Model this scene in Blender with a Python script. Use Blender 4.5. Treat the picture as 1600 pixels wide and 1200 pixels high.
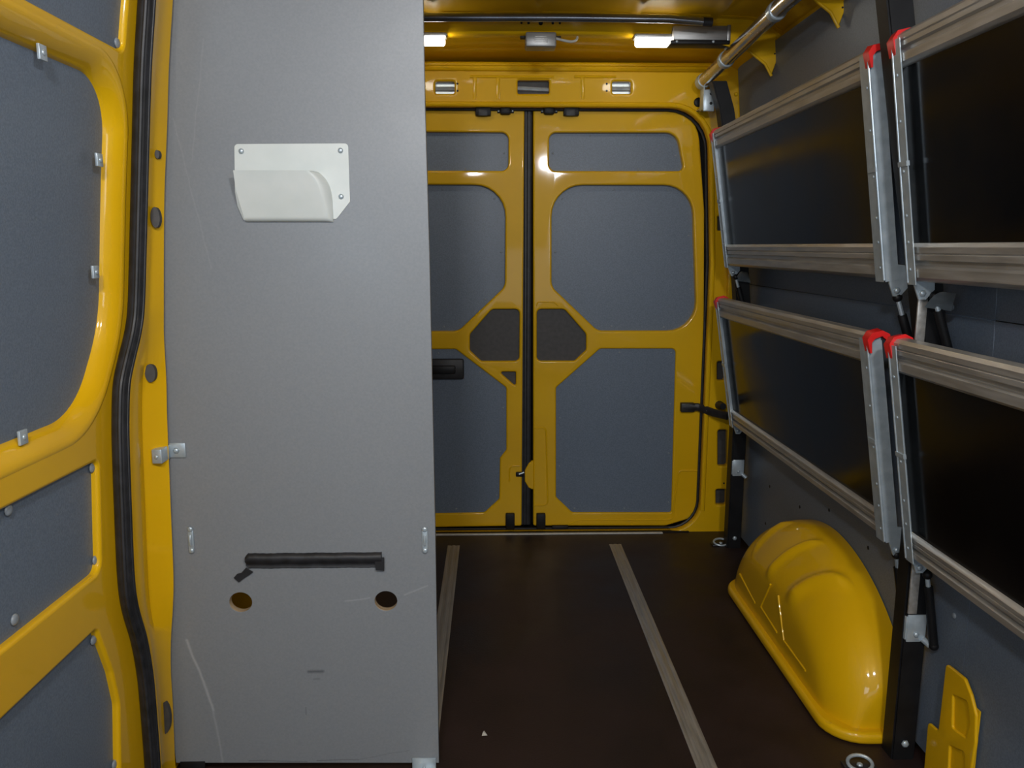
import bpy, bmesh, math, random
from mathutils import Vector, Matrix
random.seed(4)
S = bpy.context.scene
for o in list(bpy.data.objects): bpy.data.objects.remove(o)

# ------------------------------------------------------------------ camera
FPX = 1250.0; CZ = 1.27
PITCH = math.atan(215/FPX); YAW = math.atan(30/FPX*math.cos(PITCH))
fw = Vector((math.sin(YAW)*math.cos(PITCH), math.cos(YAW)*math.cos(PITCH), -math.sin(PITCH)))
rt = Vector((math.cos(YAW), -math.sin(YAW), 0)); up = rt.cross(fw)
cam_d = bpy.data.cameras.new('camera'); cam = bpy.data.objects.new('camera', cam_d)
S.collection.objects.link(cam); S.camera = cam
cam_d.sensor_width = 36; cam_d.lens = 36*FPX/1600; cam_d.clip_start = 0.02
cam.matrix_world = Matrix(((rt.x, up.x, -fw.x, 0), (rt.y, up.y, -fw.y, 0), (rt.z, up.z, -fw.z, CZ), (0, 0, 0, 1)))

# ------------------------------------------------------------------ world, big lights, exposure
W = bpy.data.worlds.new('world'); S.world = W; W.use_nodes = True
W.node_tree.nodes['Background'].inputs[0].default_value = (0.75, 0.85, 1.0, 1)
W.node_tree.nodes['Background'].inputs[1].default_value = 0.18
def area(name, loc, target, sx, sy, power, col):
    l = bpy.data.lights.new(name, 'AREA'); l.shape = 'RECTANGLE'; l.size = sx; l.size_y = sy
    l.energy = power; l.color = col
    o = bpy.data.objects.new(name, l); S.collection.objects.link(o); o.location = loc
    o.rotation_euler = (Vector(target)-Vector(loc)).to_track_quat('-Z', 'Y').to_euler()
    return o
for x_, e_ in ((-0.20, 12.5), (0.50, 14)):      # cab roof lamps above and just behind the camera
    area('cab_roof_lamp', (x_, -0.10, 1.97), (x_*.5, 1.9, 0.9), 0.16, 0.07, e_, (0.95, 0.97, 1.0))
area('windscreen_daylight', (0.15, -1.35, 0.95), (0.1, 2.0, 1.3), 1.5, 0.6, 3.5, (0.80, 0.90, 1.0))
area('cab_fill_right', (0.98, -0.75, 1.35), (-0.9, 1.3, 1.15), 0.7, 0.5, 8, (0.92, 0.96, 1.0))  # added fill light that brightens the sliding door side, out of view
area('cab_fill_left', (-0.68, -0.75, 1.35), (1.0, 1.9, 1.1), 0.7, 0.5, 7, (0.70, 0.85, 1.0))  # bluish fill light added to lift the right wall panels, out of view
S.view_settings.view_transform = 'Standard'; S.view_settings.look = 'None'
S.view_settings.gamma = 1; S.view_settings.use_curve_mapping = False
S.view_settings.exposure = 0.14
LAMP_E = 22.0

# ------------------------------------------------------------------ helpers
def ray(x, y): return fw + rt*((x-800)/FPX) + up*((600-y)/FPX)
CAM = Vector((0, 0, CZ))
def PY(px, py, Y=3.48):
    d = ray(px, py); return CAM + d*(Y/d.y)
def PX(px, py, X):
    d = ray(px, py); return CAM + d*(X/d.x)
def PZ(px, py, Z=0.0):
    d = ray(px, py); return CAM + d*((Z-CZ)/d.z)
def lean(z):                       # how far the body side leans inwards at height z
    if z <= 0.95: return 0.012*max(z, 0)/0.95
    t = z-0.95
    return 0.012+0.05*t+0.075*t*t
def XL(z): return -0.775+lean(z)
def XR(z): return 1.085-lean(z)*.5
def PLEFT(px, py, off=0.0):
    x = -0.75
    for _ in range(12):
        p = PX(px, py, x); x = XL(p.z)+off
    return p

def mat(name, col, rough=0.5, metal=0.0, coat=0.0, spec=0.5):
    m = bpy.data.materials.new(name); m.use_nodes = True
    b = m.node_tree.nodes['Principled BSDF']
    b.inputs['Base Color'].default_value = (*col, 1); b.inputs['Roughness'].default_value = rough
    b.inputs['Metallic'].default_value = metal; b.inputs['Coat Weight'].default_value = coat
    b.inputs['Coat Roughness'].default_value = 0.06
    b.inputs['Specular IOR Level'].default_value = spec
    return m, b
def vary(m, b, col1, col2, scale=8.0, detail=4.0, lo=0.35, hi=0.65, bump=0.0, bscale=None, rlo=None, rhi=None, stretch=None):
    nt = m.node_tree; N = nt.nodes; L = nt.links
    tc = N.new('ShaderNodeTexCoord'); mp = N.new('ShaderNodeMapping')
    if stretch: mp.inputs['Scale'].default_value = stretch
    L.new(tc.outputs['Object'], mp.inputs['Vector'])
    n = N.new('ShaderNodeTexNoise'); n.inputs['Scale'].default_value = scale; n.inputs['Detail'].default_value = detail
    L.new(mp.outputs[0], n.inputs['Vector'])
    r = N.new('ShaderNodeValToRGB'); r.color_ramp.elements[0].position = lo; r.color_ramp.elements[1].position = hi
    r.color_ramp.elements[0].color = (*col1, 1); r.color_ramp.elements[1].color = (*col2, 1)
    L.new(n.outputs[0], r.inputs[0]); L.new(r.outputs[0], b.inputs['Base Color'])
    if rlo is not None:
        mr = N.new('ShaderNodeMapRange'); mr.inputs['To Min'].default_value = rlo; mr.inputs['To Max'].default_value = rhi
        mr.inputs['From Min'].default_value = 0.3; mr.inputs['From Max'].default_value = 0.7
        L.new(n.outputs[0], mr.inputs[0]); L.new(mr.outputs[0], b.inputs['Roughness'])
    if bump:
        n2 = N.new('ShaderNodeTexNoise'); n2.inputs['Scale'].default_value = bscale or 200; n2.inputs['Detail'].default_value = 2
        L.new(mp.outputs[0], n2.inputs['Vector'])
        bp = N.new('ShaderNodeBump'); bp.inputs['Strength'].default_value = bump; bp.inputs['Distance'].default_value = 0.002
        L.new(n2.outputs[0], bp.inputs['Height']); L.new(bp.outputs[0], b.inputs['Normal'])
    return r
M = {}
M['yellow'], b = mat('yellow_paint', (0.72, 0.37, 0.003), 0.42, coat=0.55, spec=0.15)
vary(M['yellow'], b, (0.70, 0.395, 0.003), (0.75, 0.435, 0.004), 3.0, 5, bump=0.04, bscale=30)
M['grey'], b = mat('grey_lining', (0.13, 0.155, 0.19), 0.42)
vary(M['grey'], b, (0.110, 0.142, 0.190), (0.145, 0.182, 0.24), 260.0, 2, bump=0.15, bscale=400)
M['greydark'], b = mat('dark_pocket', (0.05, 0.05, 0.05), 0.6)
vary(M['greydark'], b, (0.045, 0.042, 0.042), (0.06, 0.056, 0.055), 60)
M['black'], b = mat('black_paint', (0.006, 0.006, 0.007), 0.5, spec=.3)
vary(M['black'], b, (0.005, 0.005, 0.006), (0.009, 0.009, 0.010), 20)
M['tray'], b = mat('black_tray_board', (0.0035, 0.003, 0.003), 0.16, spec=0.25)
vary(M['tray'], b, (0.003, 0.0025, 0.0025), (0.005, 0.0042, 0.004), 5, rlo=0.12, rhi=0.25)
M['rubber'], b = mat('black_rubber', (0.012, 0.012, 0.014), 0.5)
vary(M['rubber'], b, (0.010, 0.010, 0.011), (0.02, 0.02, 0.024), 40)
M['alu'], b = mat('aluminium', (0.44, 0.42, 0.39), 0.36, metal=0.65)
vary(M['alu'], b, (0.42, 0.40, 0.37), (0.55, 0.53, 0.50), 14, 5, rlo=0.28, rhi=0.48, stretch=(6, 0.6, 6))
M['alu2'], b = mat('brushed_aluminium_box', (0.42, 0.42, 0.42), 0.4, metal=0.6)
vary(M['alu2'], b, (0.27, 0.27, 0.26), (0.35, 0.34, 0.33), 10, 4, stretch=(1, 5, 8))
M['galv'], b = mat('galvanised_steel', (0.45, 0.52, 0.57), 0.35, metal=0.45)
vary(M['galv'], b, (0.42, 0.49, 0.54), (0.52, 0.59, 0.64), 38, 3, rlo=0.30, rhi=0.38)
M['steel'], b = mat('polished_tube', (0.50, 0.48, 0.47), 0.22, metal=0.95)
vary(M['steel'], b, (0.45, 0.43, 0.42), (0.58, 0.56, 0.54), 9, 4, rlo=0.15, rhi=0.32, stretch=(4, 1, 4))
M['red'], b = mat('red_plastic', (0.70, 0.012, 0.012), 0.4)
vary(M['red'], b, (0.62, 0.010, 0.010), (0.74, 0.015, 0.014), 20)
M['white'], b = mat('white_enamel', (0.62, 0.66, 0.64), 0.35)
vary(M['white'], b, (0.60, 0.64, 0.62), (0.66, 0.69, 0.67), 12)
M['plug'], b = mat('grey_plug', (0.23, 0.26, 0.29), 0.4)
vary(M['plug'], b, (0.21, 0.24, 0.27), (0.26, 0.29, 0.32), 40)
M['wood'], b = mat('plywood_edge', (0.42, 0.31, 0.19), 0.7)
vary(M['wood'], b, (0.22, 0.16, 0.10), (0.48, 0.36, 0.22), 60, stretch=(0.3, 6, 0.3))
M['paper'], b = mat('paper', (0.6, 0.58, 0.52), 0.8)
vary(M['paper'], b, (0.55, 0.53, 0.47), (0.65, 0.63, 0.57), 50)
M['white_cable'], b = mat('white_cable', (0.5, 0.49, 0.44), 0.5)
vary(M['white_cable'], b, (0.45, 0.44, 0.40), (0.55, 0.54, 0.49), 50)
M['lamp'], b = mat('lamp_diffuser', (0.9, 0.9, 0.85), 0.4)
b.inputs['Emission Color'].default_value = (1.0, 0.93, 0.78, 1); b.inputs['Emission Strength'].default_value = LAMP_E
# floor: dark brown phenolic ply with scuffs
M['floor'], b = mat('floor_board', (0.02, 0.012, 0.010), 0.45)
r = vary(M['floor'], b, (0.012, 0.0056, 0.0055), (0.027, 0.0130, 0.0118), 3.5, 8, 0.35, 0.75, bump=0.25, bscale=180, rlo=0.38, rhi=0.60)
# partition: satin grey board with faint scratches and smudges of its own
M['board'], bb = mat('partition_board', (0.30, 0.31, 0.32), 0.36)
def board_nodes():
    nt = M['board'].node_tree; N = nt.nodes; L = nt.links
    tc = N.new('ShaderNodeTexCoord'); sep = N.new('ShaderNodeSeparateXYZ'); L.new(tc.outputs['Object'], sep.inputs[0])
    def mt(op, a, b_=None, c=None):
        n = N.new('ShaderNodeMath'); n.operation = op
        for i, v in enumerate((a, b_, c)):
            if v is None: continue
            if isinstance(v, (int, float)): n.inputs[i].default_value = v
            else: L.new(v, n.inputs[i])
        return n.outputs[0]
    wob = N.new('ShaderNodeTexNoise'); wob.inputs['Scale'].default_value = 14; L.new(tc.outputs['Object'], wob.inputs['Vector'])
    wx = mt('MULTIPLY_ADD', wob.outputs[0], 0.008, -0.004)
    x = mt('ADD', sep.outputs['X'], wx); z = mt('ADD', sep.outputs['Z'], wx)
    def seg(p, q, w):
        dx, dz = q[0]-p[0], q[1]-p[1]; l2 = dx*dx+dz*dz
        ax = mt('SUBTRACT', x, p[0]); az = mt('SUBTRACT', z, p[1])
        h = mt('MULTIPLY_ADD', ax, dx/l2, mt('MULTIPLY', az, dz/l2)); hn = N.new('ShaderNodeClamp'); L.new(h, hn.inputs[0]); h = hn.outputs[0]
        ex = mt('SUBTRACT', ax, mt('MULTIPLY', h, dx)); ez = mt('SUBTRACT', az, mt('MULTIPLY', h, dz))
        d = mt('SQRT', mt('ADD', mt('MULTIPLY', ex, ex), mt('MULTIPLY', ez, ez)))
        mr = N.new('ShaderNodeMapRange'); mr.inputs['From Min'].default_value = 0; mr.inputs['From Max'].default_value = w
        mr.inputs['To Min'].default_value = 1; mr.inputs['To Max'].default_value = 0; L.new(d, mr.inputs[0]); return mr.outputs[0]
    def at(px, py):
        p = PY(px, py, 1.78); return (p.x, p.z)
    light = None
    for a, c, w in (((292, 1000), (318, 1065), .005), ((318, 1065), (333, 1110), .005), ((333, 1110), (350, 1200), .004), ((540, 939), (578, 934), .003),
                    ((270, 185), (330, 420), .0025), ((318, 60), (300, 250), .002), ((632, 930), (668, 915), .003)):
        s = seg(at(*a), at(*c), w); s = mt('MULTIPLY', s, 0.22 if w > .0045 else (0.12 if w > .0027 else .05))
        light = s if light is None else mt('MAXIMUM', light, s)
    dark = None
    for a, c, w, k in (((482, 1050), (504, 1049), .006, .6), ((490, 1062), (498, 1061), .004, .25), ((478, 1105), (478, 1117), .0015, .5),
                       ((390, 1188), (480, 1190), .002, .45), ((495, 1189), (560, 1187), .002, .45), ((560, 1187), (640, 1172), .002, .2)):
        s = mt('MULTIPLY', seg(at(*a), at(*c), w), k); dark = s if dark is None else mt('MAXIMUM', dark, s)
    n = N.new('ShaderNodeTexNoise'); n.inputs['Scale'].default_value = 220; n.inputs['Detail'].default_value = 2; L.new(tc.outputs['Object'], n.inputs['Vector'])
    r = N.new('ShaderNodeValToRGB'); r.color_ramp.elements[0].color = (0.20, 0.213, 0.23, 1); r.color_ramp.elements[1].color = (0.222, 0.235, 0.252, 1)
    r.color_ramp.elements[0].position = .3; r.color_ramp.elements[1].position = .7; L.new(n.outputs[0], r.inputs[0])
    m1 = N.new('ShaderNodeMix'); m1.data_type = 'RGBA'; L.new(light, m1.inputs[0]); L.new(r.outputs[0], m1.inputs[6]); m1.inputs[7].default_value = (.75, .76, .78, 1)
    m2 = N.new('ShaderNodeMix'); m2.data_type = 'RGBA'; L.new(dark, m2.inputs[0]); L.new(m1.outputs[2], m2.inputs[6]); m2.inputs[7].default_value = (.02, .02, .03, 1)
    L.new(m2.outputs[2], bb.inputs['Base Color'])
    n3 = N.new('ShaderNodeTexNoise'); n3.inputs['Scale'].default_value = 3; n3.inputs['Detail'].default_value = 5; L.new(tc.outputs['Object'], n3.inputs['Vector'])
    mr = N.new('ShaderNodeMapRange'); mr.inputs['From Min'].default_value = .3; mr.inputs['From Max'].default_value = .7
    mr.inputs['To Min'].default_value = .33; mr.inputs['To Max'].default_value = .45; L.new(n3.outputs[0], mr.inputs[0]); L.new(mr.outputs[0], bb.inputs['Roughness'])
board_nodes()

def link(name, me, m, parent=None, sharp=35):
    if m is not None and not me.materials: me.materials.append(m)
    if sharp:
        for p in me.polygons: p.use_smooth = True
        me.set_sharp_from_angle(angle=math.radians(sharp))
    o = bpy.data.objects.new(name, me); S.collection.objects.link(o)
    if parent: o.parent = parent; o.matrix_parent_inverse = Matrix.Translation(-parent.location)
    return o
def from_bm(name, bm, m, parent=None, sharp=35, fix=True):
    if fix: bmesh.ops.recalc_face_normals(bm, faces=bm.faces)
    me = bpy.data.meshes.new(name); bm.to_mesh(me); bm.free()
    return link(name, me, m, parent, sharp)
def empty(name, loc, label, cat, group=None):
    o = bpy.data.objects.new(name, None); S.collection.objects.link(o); o.location = loc; o.empty_display_size = .05
    return tag(o, label, cat, group)
def tag(o, label, cat, group=None):
    o['label'] = label; o['category'] = cat
    if group: o['group'] = group
    return o
def struct(o): o['kind'] = 'structure'; return o
def bm_box(bm, x0, x1, y0, y1, z0, z1, bev=0.0, seg=2, mx=None):
    vs = [bm.verts.new((x, y, z)) for x in (x0, x1) for y in (y0, y1) for z in (z0, z1)]
    fs = [bm.faces.new([vs[i] for i in f]) for f in ((0, 1, 3, 2), (4, 6, 7, 5), (0, 4, 5, 1), (2, 3, 7, 6), (0, 2, 6, 4), (1, 5, 7, 3))]
    bmesh.ops.recalc_face_normals(bm, faces=fs)
    out = vs
    if bev:
        es = list({e for f in fs for e in f.edges})
        r = bmesh.ops.bevel(bm, geom=es, offset=bev, segments=seg, affect='EDGES', profile=0.5)
        out = list({v for f in r['faces'] for v in f.verts} | {v for v in vs if v.is_valid})
    if mx is not None:
        for v in out: v.co = mx @ v.co
    return out
def box(name, x0, x1, y0, y1, z0, z1, m, parent=None, bev=0.002, mx=None):
    bm = bmesh.new(); bm_box(bm, x0, x1, y0, y1, z0, z1, bev, mx=mx); return from_bm(name, bm, m, parent)
def bm_tube(bm, pts, r, seg=12, cap=True, flat=None):
    pts = [Vector(p) for p in pts]; rings = []; n0 = None
    for i, p in enumerate(pts):
        t = (pts[min(i+1, len(pts)-1)]-pts[max(i-1, 0)]).normalized()
        if n0 is None:
            n0 = t.orthogonal().normalized() if flat is None else (Vector(flat)-t*t.dot(Vector(flat))).normalized()
        else:
            n0 = (n0-t*n0.dot(t)).normalized()
        b_ = t.cross(n0); rr = r[i] if isinstance(r, (list, tuple)) and not isinstance(r, tuple) else r
        ra, rb = (rr if isinstance(rr, tuple) else (rr, rr))
        rings.append([bm.verts.new(p+n0*math.cos(a)*ra+b_*math.sin(a)*rb) for a in [2*math.pi*k/seg for k in range(seg)]])
    for a, c in zip(rings, rings[1:]):
        for k in range(seg): bm.faces.new((a[k], a[(k+1) % seg], c[(k+1) % seg], c[k]))
    if cap: bm.faces.new(rings[0][::-1]); bm.faces.new(rings[-1])
def tube(name, pts, r, m, parent=None, seg=12, flat=None):
    bm = bmesh.new(); bm_tube(bm, pts, r, seg, flat=flat); return from_bm(name, bm, m, parent)
def dome_mesh(name, r, h, m, seg=12):
    bm = bmesh.new(); rings = []
    for k, (rr, hh) in enumerate(((r, 0), (r, h*.35), (r*.75, h*.8), (r*.35, h))):
        rings.append([bm.verts.new((rr*math.cos(2*math.pi*i/seg), rr*math.sin(2*math.pi*i/seg), hh)) for i in range(seg)])
    for a, c in zip(rings, rings[1:]):
        for k in range(seg): bm.faces.new((a[k], a[(k+1) % seg], c[(k+1) % seg], c[k]))
    bm.faces.new(rings[-1]); bm.faces.new(rings[0][::-1])
    me = bpy.data.meshes.new(name); bm.to_mesh(me); bm.free(); me.materials.append(m)
    for p in me.polygons: p.use_smooth = True
    return me
def put(name, me, loc, normal, parent=None, scale=1.0):
    o = bpy.data.objects.new(name, me); S.collection.objects.link(o)
    o.rotation_euler = Vector(normal).to_track_quat('Z', 'Y').to_euler(); o.location = loc; o.scale = (scale,)*3
    if parent: o.parent = parent; o.matrix_parent_inverse = Matrix.Translation(-parent.location) if parent.parent is None else Matrix.Identity(4)
    return o
PLUG = dome_mesh('plug', .0075, .004, M['plug']); SCREW = dome_mesh('screw', .005, .003, M['galv']); BOLT = dome_mesh('bolt', .009, .007, M['galv'], 6)
RIVET = dome_mesh('rivet', .0035, .002, M['galv'], 8); DPLUG = dome_mesh('dark_plug', .006, .0015, M['black'])

def fillet(pts, n=7):
    out = []; N_ = len(pts)
    for i, q in enumerate(pts):
        p = Vector(q[:2]); r = q[2] if len(q) > 2 else 0
        if r <= 0: out.append(p); continue
        a = Vector(pts[i-1][:2])-p; c = Vector(pts[(i+1) % N_][:2])-p
        la, lc = a.length, c.length; a.normalize(); c.normalize()
        ang = a.angle(c)
        if ang > 3.1: out.append(p); continue
        d = min(r/math.tan(ang/2), la*.49, lc*.49); rr = d*math.tan(ang/2)
        ctr = p+(a+c).normalized()*(rr/math.sin(ang/2))
        s = p+a*d-ctr; e = p+c*d-ctr
        tot = s.angle(e); sg = 1 if (s.x*e.y-s.y*e.x) > 0 else -1
        for k in range(n+1):
            t = sg*tot*k/n; out.append(ctr+Vector((s.x*math.cos(t)-s.y*math.sin(t), s.x*math.sin(t)+s.y*math.cos(t))))
    return out
def area2(p): return sum(p[i-1].x*p[i].y-p[i].x*p[i-1].y for i in range(len(p)))
def offs(f, d):
    n = len(f); out = []; sg = 1 if area2(f) > 0 else -1
    for i in range(n):
        t = (f[(i+1) % n]-f[i-1]).normalized(); out.append(f[i]+Vector((t.y, -t.x))*sg*d)
    return out
def plate_mesh(name, outer, holes, depth, bevel, mapf, cuts=None, res=2):
    cu = bpy.data.curves.new(name, 'CURVE'); cu.dimensions = '2D'; cu.fill_mode = 'BOTH'
    cu.bevel_depth = bevel; cu.bevel_resolution = res; cu.extrude = max(depth/2-bevel, 0); cu.offset = -bevel
    for k, pts in enumerate([outer]+list(holes)):
        ps = fillet(pts)
        if (area2(ps) > 0) != (k == 0): ps = ps[::-1]
        sp = cu.splines.new('POLY'); sp.points.add(len(ps)-1); sp.use_cyclic_u = True
        for q, p in zip(sp.points, ps): q.co = (p.x, p.y, 0, 1)
    ob = bpy.data.objects.new(name, cu); S.collection.objects.link(ob)
    dg = bpy.context.evaluated_depsgraph_get(); dg.update()
    me = bpy.data.meshes.new_from_object(ob.evaluated_get(dg))
    bpy.data.objects.remove(ob); bpy.data.curves.remove(cu)
    bm = bmesh.new(); bm.from_mesh(me); bpy.data.meshes.remove(me)
    bmesh.ops.remove_doubles(bm, verts=bm.verts, dist=1e-5)
    if cuts:
        for ax, v in cuts:
            co = [0, 0, 0]; co[ax] = v; no = [0, 0, 0]; no[ax] = 1
            bmesh.ops.bisect_plane(bm, geom=bm.verts[:]+bm.edges[:]+bm.faces[:], plane_co=co, plane_no=no)
    for v in bm.verts: v.co = Vector(mapf(v.co.x, v.co.y, v.co.z-depth/2))
    bmesh.ops.recalc_face_normals(bm, faces=bm.faces)
    me = bpy.data.meshes.new(name); bm.to_mesh(me); bm.free(); me.materials.clear()
    return me
def plate(name, outer, holes, depth, bevel, mapf, m, parent=None, cuts=None, sharp=40, res=2):
    if bevel < .0025: sharp = 0
    o = link(name, plate_mesh(name, outer, holes, depth, bevel, mapf, cuts, res), m, parent, sharp)
    if sharp:
        w = o.modifiers.new('weighted', 'WEIGHTED_NORMAL'); w.keep_sharp = True; w.weight = 90
    return o
def onY(Y): return lambda u, v, w: (u, Y-w, v)          # plate facing the cab, front face at y = Y
def extrude_y(name, prof, y0, y1, m, parent=None, ends=None):
    bm = bmesh.new(); a = [bm.verts.new((x, y0, z)) for x, z in prof]; c = [bm.verts.new((x, y1, z)) for x, z in prof]; n = len(prof)
    for k in range(n): bm.faces.new((a[k], a[(k+1) % n], c[(k+1) % n], c[k]))
    bm.faces.new(a[::-1]); bm.faces.new(c)
    return from_bm(name, bm, m, parent)

# ------------------------------------------------------------------ shell: floor, walls, ceiling
XC = 0.153
floor = struct(box('floor', -0.95, 1.25, -1.4, 3.60, -0.03, 0.0, M['floor'], bev=0))
def side_wall(name, X, sgn):
    bm = bmesh.new(); zs = [-.05+.1*i for i in range(22)]
    cols = []
    ys = [-1.4, 1.0, 2.0, 3.0, 3.48] if sgn > 0 else [1.80, 2.2, 3.0, 3.48]
    for y in ys: cols.append([(bm.verts.new((X(z)+sgn*.012, y, z)), bm.verts.new((X(z)+sgn*.05, y, z))) for z in zs])
    for a, c in zip(cols, cols[1:]):
        for i in range(len(zs)-1):
            for s in (0, 1): bm.faces.new((a[i][s], c[i][s], c[i+1][s], a[i+1][s]))
    for cset in (cols[0], cols[-1]):
        for i in range(len(zs)-1): bm.faces.new((cset[i][0], cset[i][1], cset[i+1][1], cset[i+1][0]))
    return struct(from_bm(name, bm, M['yellow']))
wall_right = side_wall('wall_right', XR, 1); wall_left = side_wall('wall_left', XL, -1)
zc = [(1, .95+.1*k) for k in range(12)]
def wall_panel(X, sgn, y0, y1, z0, z1, parent, r=0, extra=None):
    o = extra or [(y0, z0, r), (y1, z0, r), (y1, z1, r), (y0, z1, r)]
    return plate('lining_panel', o, [], .008, .0015, lambda u, v, w: (X(v)-sgn*(w+.0105)-sgn*0+sgn*.002, u, v), M['grey'], parent, cuts=zc)
wall_panel(XR, 1, 1.672, 3.42, .02, 1.1142, wall_right)
wall_panel(XR, 1, -.40, 1.671, .02, 1.1142, wall_right)
wall_panel(XR, 1, 1.672, 3.42, 1.115, 1.99, wall_right)
wall_panel(XR, 1, -.40, 1.671, 1.115, 1.99, wall_right)
wall_panel(XL, -1, 1.90, 3.30, .02, 1.10, wall_left)
wall_panel(XL, -1, 1.90, 3.30, 1.105, 1.99, wall_left)
for px, py in ((1250, 792), (1296, 797), (1203, 760), (1196, 818), (1357, 856)):
    p = PX(px, py, 1.075); put('hole_plug', DPLUG, (XR(p.z)-.0085, p.y, p.z), (-1, 0, 0), wall_right)
for px, py in ((1490, 962), (1493, 480)):
    p = PX(px, py, 1.072); put('plug', PLUG, (XR(p.z)-.0085, p.y, p.z), (-1, 0, 0), wall_right)
# yellow pressed pillar foot beside the middle post
o_ = [(1474, 1037), (1486, 1046), (1503, 1060), (1513, 1086), (1521, 1118), (1520, 1160), (1514, 1200), (1508, 1262), (1430, 1262), (1440, 1200), (1446, 1128), (1462, 1142)]
pts = [PX(x, y, 1.055) for x, y in o_]
h1 = [PX(x, y, 1.055) for x, y in ((1485, 1086), (1507, 1096), (1511, 1130), (1505, 1153), (1484, 1137))]
h2 = [PX(x, y, 1.055) for x, y in ((1480, 1165), (1503, 1176), (1503, 1225), (1478, 1205))]
plate('pillar_foot', [(p.y, p.z, .01) for p in pts], [[(p.y, p.z, .006) for p in h1], [(p.y, p.z, .006) for p in h2]], .009, .004,
      lambda u, v, w: (1.060-w, u, v), M['yellow'], wall_right)
box('pillar_foot_back', 1.0655, 1.069, min(p.y for p in pts)+.004, min(p.y for p in pts)+.095, .0, .262, M['yellow'], wall_right, 0)

# ceiling: crowned roof skin with swages, falling towards the back header
def roof_z(x, y):
    c = (x-XC)/0.93
    z = 2.075-0.018*c*c-(0.10*max(0, abs(c)-.80)**2/.04 if abs(c) > .80 else 0)
    z -= 0.05*max(0, (y-2.98)/.5)**1.5 if y > 2.98 else 0
    return z
bm = bmesh.new(); nx, ny = 90, 26; g = []
for j in range(ny+1):
    y = -1.4+4.92*j/ny; row = []
    for i in range(nx+1):
        x = -.82+1.95*i/nx; z = roof_z(x, y)
        if y < 2.99:
            for sx in (-.55, -.2, .15, .50, .78): z -= .010*math.exp(-((x-sx)/.014)**4)
        row.append(bm.verts.new((x, y, z)))
    g.append(row)
for j in range(ny):
    for i in range(nx): bm.faces.new((g[j][i], g[j][i+1], g[j+1][i+1], g[j+1][i]))
ceiling = struct(from_bm('ceiling', bm, M['yellow'], sharp=60, fix=False))
def bow(y, holes):
    # roof bow: pressed channel across the roof
    bm = bmesh.new(); rows = []
    for i in range(41):
        x = -.72+1.75*i/40; t = roof_z(x, 1.0)
        rows.append([bm.verts.new((x, y+dy, t+dz)) for dy, dz in ((-.075, -.002), (-.055, -.006), (-.030, -.055), (-.020, -.062), (.03, -.062), (.04, -.055), (.06, .03), (-.07, .03))])
    for a, c in zip(rows, rows[1:]):
        for k in range(8): bm.faces.new((a[k], a[(k+1) % 8], c[(k+1) % 8], c[k]))
    bm.faces.new(rows[0]); bm.faces.new(rows[-1])
    b_ = from_bm('roof_bow', bm, M['yellow'], ceiling)
    for px, r in holes:
        for_x = PY(px, 40, y-.05).x
        put('bow_hole', DPLUG, (for_x, y-.0435, roof_z(for_x, 1)-.030), (0, -1, -.5), b_, r)
    return b_
for y, hs in ((3.03, ((815, .7), (826, .8), (845, 1.3), (864, .8), (875, .7))), (2.44, ()), (1.62, ()), (.75, ())): bow(y, hs)
# gusset plates hanging from the bow ends at the right-hand side
for y, zt in ((3.02, 1.885), (2.46, 1.905), (1.62, 1.905)):
    g_ = [PY(a, b, 2.98) for a, b in ((1120, 36), (1212, 36), (1215, 92), (1205, 119), (1195, 100), (1170, 80), (1120, 66))]
    out = [(p.x, p.z+zt-1.885, r) for p, r in zip(g_, (0, .01, .02, .006, .02, .02, .02))]
    gp = plate('roof_gusset', out, [], .012, .004, onY(y-.04), M['yellow'], ceiling)
    tube('gusset_lip', [(a, y-.043, c) for a, c, r in (out[3], out[4], out[5], out[6])], .005, M['yellow'], gp, 8)
    for hx, hz in ((.90, 1.995), (1.005, 1.945)): put('gusset_hole', DPLUG, (hx, y-.0405, hz), (0, -1, 0), gp, .5)

# ------------------------------------------------------------------ back of the body: aperture frame
YF = 3.43
q = lambda px, py, Y, r=0: (PY(px, py, Y).x, PY(px, py, Y).z, r)
ap_r = PY(1107, 500, YF).x; ap_l = 2*XC-ap_r; ap_t = PY(825, 167, YF).z
outer = [(XL(-.05)-.01, -.05), (XR(-.05)+.01, -.05)]+[(XR(z)+.01, z) for z in (.95, 1.2, 1.5, 1.8, 2.0)]+[(XR(2.0), 2.012), (XL(2.0), 2.012)]+[(XL(z)-.01, z) for z in (2.0, 1.8, 1.5, 1.2, .95)]
ap = [(ap_l, .004, .13), (ap_r, .004, .13), (ap_r-.0, 1.2, .5), (ap_r-.035, ap_t, .17), (ap_l+.035, ap_t, .17), (ap_l, 1.2, .5)]
def slot(x0, y0, x1, y1, r=.008): return [q(x0, y1, YF, r), q(x1, y1, YF, r), q(x1, y0, YF, r), q(x0, y0, YF, r)]
slots = [slot(680, 127, 710, 146), slot(809, 125, 858, 146, .005), slot(957, 127, 986, 146),
         slot(1122, 672, 1137, 728, .01), slot(1119, 765, 1135, 789), slot(1121, 565, 1133, 594), slot(1122, 338, 1136, 360, .003)]
wall_back = struct(plate('wall_back', outer, [ap]+slots, .04, .010, onY(YF), M['yellow'], res=3))
for i, s in enumerate(slots):
    xs = [p[0] for p in s]; zs = [p[1] for p in s]
    o = box('slot_backing', min(xs)-.01, max(xs)+.01, YF+.041, YF+.046, min(zs)-.01, max(zs)+.01, M['galv'] if i in (0, 2) else M['greydark'], wall_back, 0)
    if i < 3: tube('latch_rod', [(min(xs)-.008, YF+.034, (min(zs)+max(zs))/2), (max(xs)+.008, YF+.034, (min(zs)+max(zs))/2-(.006 if i == 1 else 0))], .009, M['galv'], wall_back, 8)
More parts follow.
